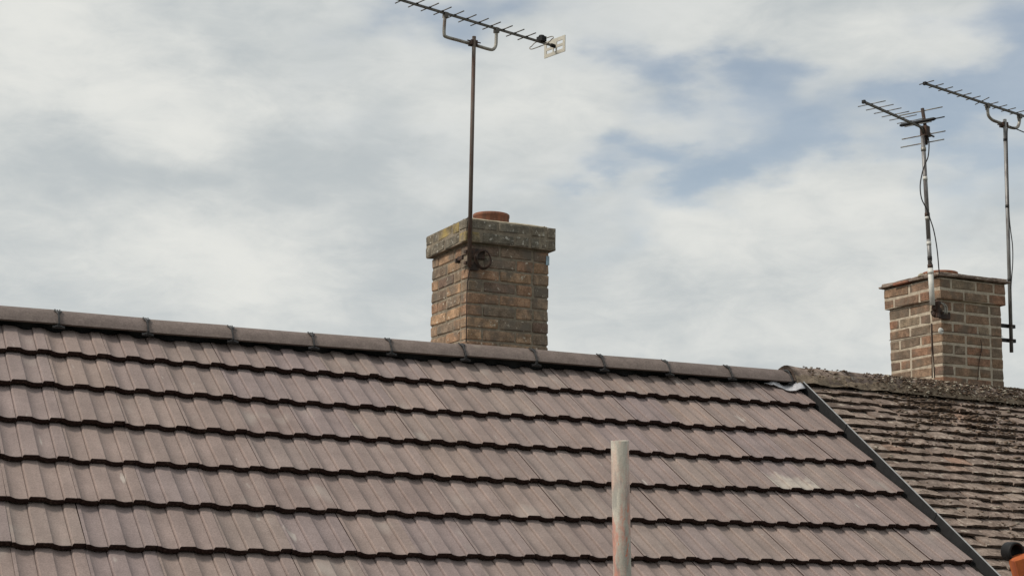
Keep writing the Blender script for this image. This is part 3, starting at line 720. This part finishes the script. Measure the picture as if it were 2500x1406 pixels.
# ================================================================== television aerials
UPZ = Vector((0, 0, 1))
def headed(h): return Vector((math.sin(h), math.cos(h), 0))
def vert_plane(P, h):
    b = headed(h); return lambda px, py: on_plane(px, py, P, Vector((b.y, -b.x, 0)))
def element(parent, P, e, half, r, mat, name='director', clip=True, lo=0.0):
    o = tube(name, [P - e*half, P + e*half], r, mat, parent, 6)
    if clip: box('element_clip', P - UPZ*.004, (.015, .013, .011), MT['black'], parent, (headed(math.atan2(e.y, -e.x)), e, UPZ))
    return o
def aerial_one():
    Y = AY - .062
    mb = on_y(1145.5, 652, Y); mt = on_y(1157.5, 90, Y)
    t = thing('television_aerial', mb, 'rusty-masted television aerial on the nearer chimney, with cream reflector plate', 'aerial', 'television aerials on the chimneys')
    m = tube('mast', [mb, mb.lerp(mt, .5), mt], [.0135, .013, .0125], MT['rustMast'], t, 12)
    top = on_y(1157, 106, Y)
    h = R_(75.5); b = headed(h); e = Vector((-b.y, b.x, 0)); PL_ = top + Vector((0, .026, 0)); vp_ = vert_plane(PL_, h)
    # boom
    z = (vp_(1087, 33).z + vp_(1212, 72).z + vp_(1325, 104).z)/3
    def along(px, py): q = vp_(px, py); return (q-PL_).dot(b)
    def bp(tt, dz=0): return Vector((PL_.x, PL_.y, z+dz)) + b*tt
    tl, tr = along(880, -25), along(1355, 112)
    G().box(bp((tl+tr)/2), (.013, .013, tr-tl), (e, UPZ, b)).out('boom', MT['aluDark'], t)
    ts = [along(950+a/5, bb/5) for a, bb in ((340, 40), (495, 90), (645, 135), (800, 185), (945, 232), (1100, 272), (1240, 318), (1390, 358), (1535, 400), (1680, 440))]
    step = (ts[-1]-ts[0])/9
    for k in range(-3, 10): element(t, bp(ts[0]+step*k, .010), e, .090, .0038, MT['aluDark'])
    # cradle
    c = [(1087, 36), (1085, 60), (1084.5, 84), (1090, 91), (1120, 99.5), (1157, 110), (1190, 120), (1203, 121.5), (1210, 113), (1211.5, 95), (1212, 74)]
    pts = [vp_(x, y) for x, y in c]; tube('cradle', smoothpath(pts, 4), .0105, MT['alu'], t, 10)
    for px, py in ((1088, 32), (1212, 71)): G().box(bp(along(px, py), -.012), (.03, .034, .026), (e, UPZ, b)).out('clamp', MT['aluDark'], t)
    g = G().box(top + Vector((0, .015, .004)), (.045, .05, .030)); g.tube([top + Vector((-.045, 0, .012)), top + Vector((.05, .01, .012))], .004, 6); g.tube([top + Vector((-.04, 0, -.010)), top + Vector((.03, .01, -.010))], .004, 6)
    g.out('clamp', MT['rustBr'], t)
    # dipole with its box
    td = along(1322, 100); G().box(bp(td, .020), (.055, .034, .040), (e, UPZ, b)).out('dipole_box', MT['black'], t)
    tube('box_cap', [bp(td, .034), bp(td, .046)], [.022, .018], MT['black'], t, 14)
    loop = []
    for k in range(28):
        a = 2*math.pi*k/28; w = .108; ca_, sn = math.cos(a), math.sin(a)
        loop.append(bp(td + .018*(1 if sn > 0 else -1)*abs(sn)**.5, -.004 + .030*sn) + e*(w*(1 if ca_ > 0 else -1)*abs(ca_)**.35))
    tube('dipole', loop, .0034, MT['alu'], t, 6, True)
    tube('boom_end', [bp(tr-.035), bp(tr+.004)], .013, MT['black'], t, 12)
    # slotted reflector plate
    P = bp(tr-.002, -.004); W_, H_ = .205, .112
    xs = [0, .022, .082, .092, .113, .123, .183, .205]; zs = [0, .024, .046, .064, .086, .112]
    holes = {(1, 1), (1, 3), (5, 1), (5, 3), (3, 1)}
    g = G(); nx, nz = len(xs), len(zs)
    V = [P + e*(W_/2-xx) + UPZ*(zz-H_/2) + b*tk for tk in (-.0025, .0025) for xx in xs for zz in zs]; m0 = nx*nz; Fc = []
    solid = lambda i, j: 0 <= i < nx-1 and 0 <= j < nz-1 and (i, j) not in holes
    for i in range(nx-1):
        for j in range(nz-1):
            if not solid(i, j): continue
            a = [i*nz+j, (i+1)*nz+j, (i+1)*nz+j+1, i*nz+j+1]; Fc += [tuple(a), tuple(k+m0 for k in a[::-1])]
            for (di, dj), (p, q) in (((-1, 0), (0, 3)), ((1, 0), (1, 2)), ((0, -1), (0, 1)), ((0, 1), (3, 2))):
                if not solid(i+di, j+dj): Fc.append((a[p], a[q], a[q]+m0, a[p]+m0))
    g.add(V, Fc); g.out('reflector', MT['cream'], t)
    # bracket on the corner of the stack, coil of cable and lashing
    for zz in (.835, .765):
        box('bracket', (mb.x+.004, Y+.022, Z0+zz), (.052, .03, .016), MT['rustBr'], t)
    g = G().box((AX-.048, AY+.006, Z0+.800), (.012, .075, .024)); g.box((AX-.048, AY+.05, Z0+.790), (.03, .022, .026)); g.out('bracket', MT['rustBr'], t)
    g = G().box((AX+.055, AY-.010, Z0+.835), (.10, .018, .060)); g.box((AX+.035, AY-.012, Z0+.755), (.06, .02, .050)); g.out('corner_plate', MT['rustBr'], t)
    cc = on_y(1180, 633, AY-.03)
    for k, (rx, dy, ph) in enumerate(((.052, 0, 0), (.047, -.006, .4), (.055, .005, -.3))):
        pts = [cc + Vector((math.cos(a)*rx, dy + .004*math.sin(3*a+ph), math.sin(a)*rx*1.12)) for a in [2*math.pi*i/26 for i in range(26)]]
        tube('cable_coil', pts, .0042, MT['rustBr'], t, 6, True)
    cb = [on_y(x, y, AY-.012) for x, y in ((1147, 656), (1143.5, 675), (1141.5, 690), (1140, 720), (1139, 780), (1138, 835))]
    tube('cable', smoothpath(cb, 4), .0038, MT['rustBr'], t, 6)
    return t
aerial_one()
def aerial_two():
    Y = BY - .055
    mb = on_y(2276.5, 745, Y); mt = on_y(2249, 266, Y)
    t = thing('television_aerial', mb, 'multi-rod television aerial without cradle on the left mast of the farther chimney', 'aerial', 'television aerials on the chimneys')
    def mp(f): return mb.lerp(mt, f)
    tube('mast', [mp(0), mp(.19)], .0185, MT['white'], t, 12); tube('mast', [mp(.19), mp(.33)], .0150, MT['galv'], t, 12)
    tube('mast', [mp(.33), mp(.86)], .0150, MT['galv'], t, 12)
    for f, r, mt_ in ((.165, .021, 'white'), (.195, .019, 'rustBr'), (.235, .0165, 'cable'), (.31, .0165, 'white'), (.455, .018, 'rustBr'), (.44, .017, 'white'), (.64, .0165, 'white'), (.79, .018, 'alu')):
        tube('mast_band', [mp(f-.009), mp(f+.009)], r, MT[mt_], t, 12)
    h = R_(68.5); b = headed(h); e = Vector((-b.y, b.x, 0)); ctr = on_y(2258, 312, Y) + Vector((0, .0, 0)); vp_ = vert_plane(ctr, h)
    z = (vp_(2115, 252).z + vp_(2180, 281).z + vp_(2235, 304).z)/3
    def along(px, py): return (vp_(px, py)-ctr).dot(b)
    def bp(tt, dz=0): return Vector((ctr.x, ctr.y, z+dz)) + b*tt
    tl = along(2108, 248)
    G().box(bp(tl/2+.02), (.014, .014, -tl+.04), (e, UPZ, b)).out('boom', MT['aluDark'], t)
    G().box(bp(tl+.004), (.022, .022, .018), (e, UPZ, b)).out('boom_cap', MT['black'], t)
    ts = [along(2080+x/3.7, 180+y/3.7) for x, y in ((178, 268), (247, 300), (312, 330), (380, 360), (450, 393), (520, 426), (597, 468))]
    for k in range(7): element(t, bp(ts[0] + (ts[6]-ts[0])*k/6, .011), e, .105, .0034, MT['galv'])
    # upright reflector post with four rods, thick dipole
    vpo = vert_plane(ctr + b*.03, h+math.pi/2)
    post = [vpo(2249, 268), vpo(2254, 300), vpo(2259, 330), vpo(2258, 356)]
    tube('reflector_post', [Vector((ctr.x, ctr.y, p.z)) + b*.012 + (e*0) + (p - vpo(2257, 312)).dot(e)*e for p in post], .0125, MT['rustBr'], t, 8)
    for (x0, y0, x1, y1) in ((2196, 283, 2301, 261.5), (2202, 341.5, 2308, 319.5), (2199, 361, 2305, 340)):
        a, c = vpo(x0, y0), vpo(x1, y1); m = (a+c)/2; L = (c-a).length/2
        tube('reflector_rod', [m - e*L, m + e*L] if True else [a, c], .0042, MT['alu'], t, 6)
    dpl = vert_plane(ctr - b*.02, h+math.pi/2)
    a, c = dpl(2197, 307), dpl(2284, 290); d = (c-a).normalized(); d = Vector((d.x, d.y, d.z))
    tube('dipole', [a, a + d*.012, c - d*.014, c], [.007, .0125, .0125, .007], MT['black'], t, 10)
    tube('dipole_rod', [c, dpl(2306, 285.5)], .0045, MT['cable'], t, 6)
    g = G().box(bp(.0, -.02), (.05, .075, .055), (e, UPZ, b)); g.box(bp(.035, -.035), (.03, .03, .05), (e, UPZ, b)); g.out('mount', MT['rustBr'], t)
    tube('boom_stub', [bp(.05, -.03), bp(.13, -.030)], .007, MT['cable'], t, 6)
    tube('brace', [bp(-.07, -.004), bp(-.04, -.016), bp(-.012, -.055)], .009, MT['aluDark'], t, 8)
    cY = Y - .02
    pth = [on_y(x, y, cY) for x, y in ((2263, 322), (2268, 350), (2266, 382), (2258, 402), (2251, 425), (2246.5, 455), (2250, 485), (2261, 508), (2266, 520), (2271, 535), (2279, 560), (2285, 590), (2289, 620), (2292, 655), (2293, 668))]
    tube('cable', smoothpath(pth, 5), .0046, MT['cable'], t, 6)
    # weathered bracket, lashing wire with porcelain insulator, down leads
    cc = on_y(2290, 757, BY-.03)
    g = G(); rb = random.Random(12)
    for k in range(16): blob(g, cc + Vector((rb.uniform(-.040, .040), rb.uniform(-.012, .018), rb.uniform(-.052, .052))), rb.uniform(.014, .026), rb, 1.1)
    g.box(cc + Vector((.07, .015, -.03)), (.09, .02, .05)); g.box(cc + Vector((-.02, -.012, 0)), (.03, .03, .11)); g.tube([cc + Vector((-.02, -.03, -.055)), cc + Vector((-.02, -.03, .05))], .012, 8)
    g.out('bracket', MT['rustBr'], t)
    for dx in (0, .018):
        pts = [cc + Vector((.0+dx, -.035, .048)), cc + Vector((.03+dx, -.036, .02)), cc + Vector((.028+dx, -.036, -.03))]
        tube('strap', smoothpath(pts, 4), .006, MT['alu'], t, 6)
    wz = on_y(2297, 808, BY-.014)
    tube('insulator', [wz + Vector((0, .006, 0)), wz, wz + Vector((0, -.006, 0))], [.018, .0245, .020], MT['white'], t, 16)
    tube('lashing_wire', [Vector((BX-.006, BY+BWD, wz.z+.004)), Vector((BX-.006, BY-.006, wz.z)), wz + Vector((0, -.008, 0)), Vector((BX+BWD, BY-.006, wz.z+.006))], .0022, MT['rustBr'], t, 6)
    for off, bx_ in ((0, 2276), (4, 2282)):
        pts = [on_y(2273.5+off*.4, 790, BY-.03), on_y(2275+off*.6, 850, BY-.03), on_y(bx_, 922, BY-.03)]
        tube('cable', smoothpath(pts, 4), .0042, MT['rustBr'], t, 6)
    tube('cable', smoothpath([on_y(2394, 828, BY-.010), on_y(2397, 850, BY-.010), on_y(2391, 880, BY-.010), on_y(2387, 928, BY-.010)], 4), .003, MT['rustBr'], t, 6)
    return t
aerial_two()
def aerial_three():
    Y = .42
    mb = on_y(2469.5, 860, Y); mt = on_y(2453, 292, Y)
    t = thing('television_aerial', mb, 'grey-masted television aerial bracketed to the right side of the farther chimney', 'aerial', 'television aerials on the chimneys')
    tube('mast', [mb, mb.lerp(mt, .5), mt], .0135, MT['galv'], t, 12)
    for f in (.62, .91, .305): tube('mast_band', [mb.lerp(mt, f-.006), mb.lerp(mt, f+.006)], .0152, MT['cable'], t, 12)
    h = R_(77); b = headed(h); e = Vector((-b.y, b.x, 0)); top = on_y(2454, 304, Y); PL_ = top + Vector((0, .026, 0)); vp_ = vert_plane(PL_, h)
    z = (vp_(2262, 208).z + vp_(2380, 245).z + vp_(2480, 275).z)/3
    def along(px, py): return (vp_(px, py)-PL_).dot(b)
    def bp(tt, dz=0): return Vector((PL_.x, PL_.y, z+dz)) + b*tt
    tl = along(2258, 206); tr = along(2660, 330)
    G().box(bp((tl+tr)/2), (.014, .014, tr-tl), (e, UPZ, b)).out('boom', MT['aluDark'], t)
    G().box(bp(tl), (.022, .022, .02), (e, UPZ, b)).out('boom_cap', MT['black'], t)
    t0, t1 = along(2080+675/3.7, 180+102/3.7), along(2080+1490/3.7, 180+335/3.7)
    for k in range(15):
        tt = t0 + (t1-t0)*k/10
        ek = e if k != 6 else (e + UPZ*-.22).normalized()
        element(t, bp(tt, .011), ek, .063, .0036, MT['aluDark'])
    P = bp(tr, -.004); G().box(P, (.20, .11, .006), (e, UPZ, b)).out('reflector', MT['aluDark'], t)
    c = [(2412, 257), (2411.5, 272), (2414, 284), (2424, 294), (2440, 300), (2454, 306), (2468, 312), (2480, 313), (2486, 308), (2489, 296), (2489.5, 280)]
    tube('cradle', smoothpath([vp_(x, y) for x, y in c], 4), .0115, MT['alu'], t, 10)
    for px, py in ((2411, 253), (2489, 277)):
        g = G().box(bp(along(px, py), -.012), (.03, .036, .028), (e, UPZ, b)); g.tube([bp(along(px, py)-.022, -.018), bp(along(px, py)-.022, -.05)], .006, 6); g.out('clamp', MT['aluDark'], t)
    g = G().box(top + Vector((0, .015, 0)), (.046, .05, .034)); g.tube([top + Vector((-.075, 0, -.012)), top + Vector((.03, 0, .002))], .0045, 6); g.out('clamp', MT['rustBr'], t)
    pc = [on_y(x, y, Y-.016) for x, y in ((2460, 312), (2459, 335), (2461, 430), (2463.5, 520), (2467, 560), (2472, 600), (2472.5, 640), (2470, 676), (2468, 705))]
    tube('cable', smoothpath(pc, 5), .0042, MT['cable'], t, 6)
    tube('cable', smoothpath([on_y(x, y, Y-.016) for x, y in ((2466, 309), (2485, 317), (2510, 326), (2560, 332))], 5), .0042, MT['cable'], t, 6)
    # wall bracket: plate on the side of the stack and two arms
    z1, z2 = on_y(2466, 795, Y).z, on_y(2467, 830, Y).z
    xw = BX + BWD + .002
    box('wall_plate', (xw+.006, Y, (z1+z2)/2), (.012, .055, z1-z2+.075), MT['rustBr'], t)
    for zz in (z1, z2):
        L = on_y(2481, 795, Y).x - xw; box('arm', (xw+.012+L/2-.006, Y+.024, zz), (L, .020, .026), MT['cable'], t)
        tube('u_bolt', [Vector((mb.x-.022, Y+.03, zz)), Vector((mb.x-.020, Y-.014, zz)), Vector((mb.x+.020, Y-.014, zz)), Vector((mb.x+.022, Y+.03, zz))], .004, MT['rustBr'], t, 6)
    tube('bolt', [Vector((xw+.012, Y-.01, (z1+z2)/2+.005)), Vector((xw+.055, Y-.01, (z1+z2)/2))], .009, MT['cable'], t, 6)
    return t
aerial_three()

# ================================================================== scaffold tube and orange post in the foreground
def scaffold():
    D = 4.12
    tp = at_depth(1513, 1075, D); bt = at_depth(1519.5, 1406, D*.995)
    d = (bt-tp).normalized(); L = tp.z/(-d.z)
    t = thing('scaffold_tube', tp + d*L, 'upright galvanised scaffold tube with red paint streaks in front of the roof', 'scaffold pole')
    n = 28; r, ri = .0242, .0205; g = G(); V = []; u = d.orthogonal().normalized(); w = d.cross(u)
    ring = [(ri, .12), (ri, .0012), (r-.001, 0), (r, .0012)] + [(r, L*k/8) for k in range(1, 9)]
    base = tp + d*L
    for q, s in ring:
        V += [tp + d*s + (u*math.cos(2*math.pi*k/n) + w*math.sin(2*math.pi*k/n))*q for k in range(n)]
    Fc = [(i*n+k, i*n+(k+1) % n, (i+1)*n+(k+1) % n, (i+1)*n+k) for i in range(len(ring)-1) for k in range(n)]
    Fc.append(tuple((len(ring)-1)*n+k for k in range(n)))
    # own origin near the top so that paint marks sit in the tube's own coordinates
    me = mesh('tube', V, Fc, MT['scaffold'], tp, True); o = link('tube', me, t, Matrix.Translation(tp))
    return t
scaffold()
def orange_post():
    D = 4.1
    a, b_ = at_depth(2474, 1366, D), at_depth(2512, 1356, D); lo = at_depth(2480, 1413, D)
    xa = (b_-a).normalized(); d = (lo-a).normalized(); d = (d - xa*d.dot(xa)).normalized(); nrm = xa.cross(d).normalized()
    if nrm.dot(Fv) < 0: nrm = -nrm
    W_ = .062; L = (a.z)/(-d.z); 
    t = thing('orange_post', a + xa*W_/2 + d*L, 'orange post topped by a black hollow pipe end, bottom right corner', 'post')
    me = bevelled_block('post', (W_, .05, L), MT['orange'], .004, .0015, 4)
    c = a + xa*W_/2 + d*L/2 + nrm*.025; M = Matrix((xa, nrm, -d)).transposed().to_4x4(); link('post', me, t, Matrix.Translation(c) @ M)
    # black pipe end lying just behind its top, mouth towards the camera
    pc = at_depth(2483, 1347, D+.03); ax = (-Fv + Rv*.42 + Uv*.12).normalized(); n = 24; u = (Uv - ax*Uv.dot(ax)).normalized(); w = ax.cross(u); V = []
    ring = [(.026, -.035), (.027, -.004), (.0262, .0), (.0205, .0), (.0195, -.004), (.0195, -.03)]
    for q, s in ring: V += [pc + ax*s + (u*math.cos(2*math.pi*k/n) + w*math.sin(2*math.pi*k/n))*q for k in range(n)]
    Fc = [(i*n+k, i*n+(k+1) % n, (i+1)*n+(k+1) % n, (i+1)*n+k) for i in range(len(ring)-1) for k in range(n)]
    Fc += [tuple(range(n))[::-1], tuple((len(ring)-1)*n+k for k in range(n))]
    part('pipe_end', V, Fc, MT['black'], t, True)
orange_post()
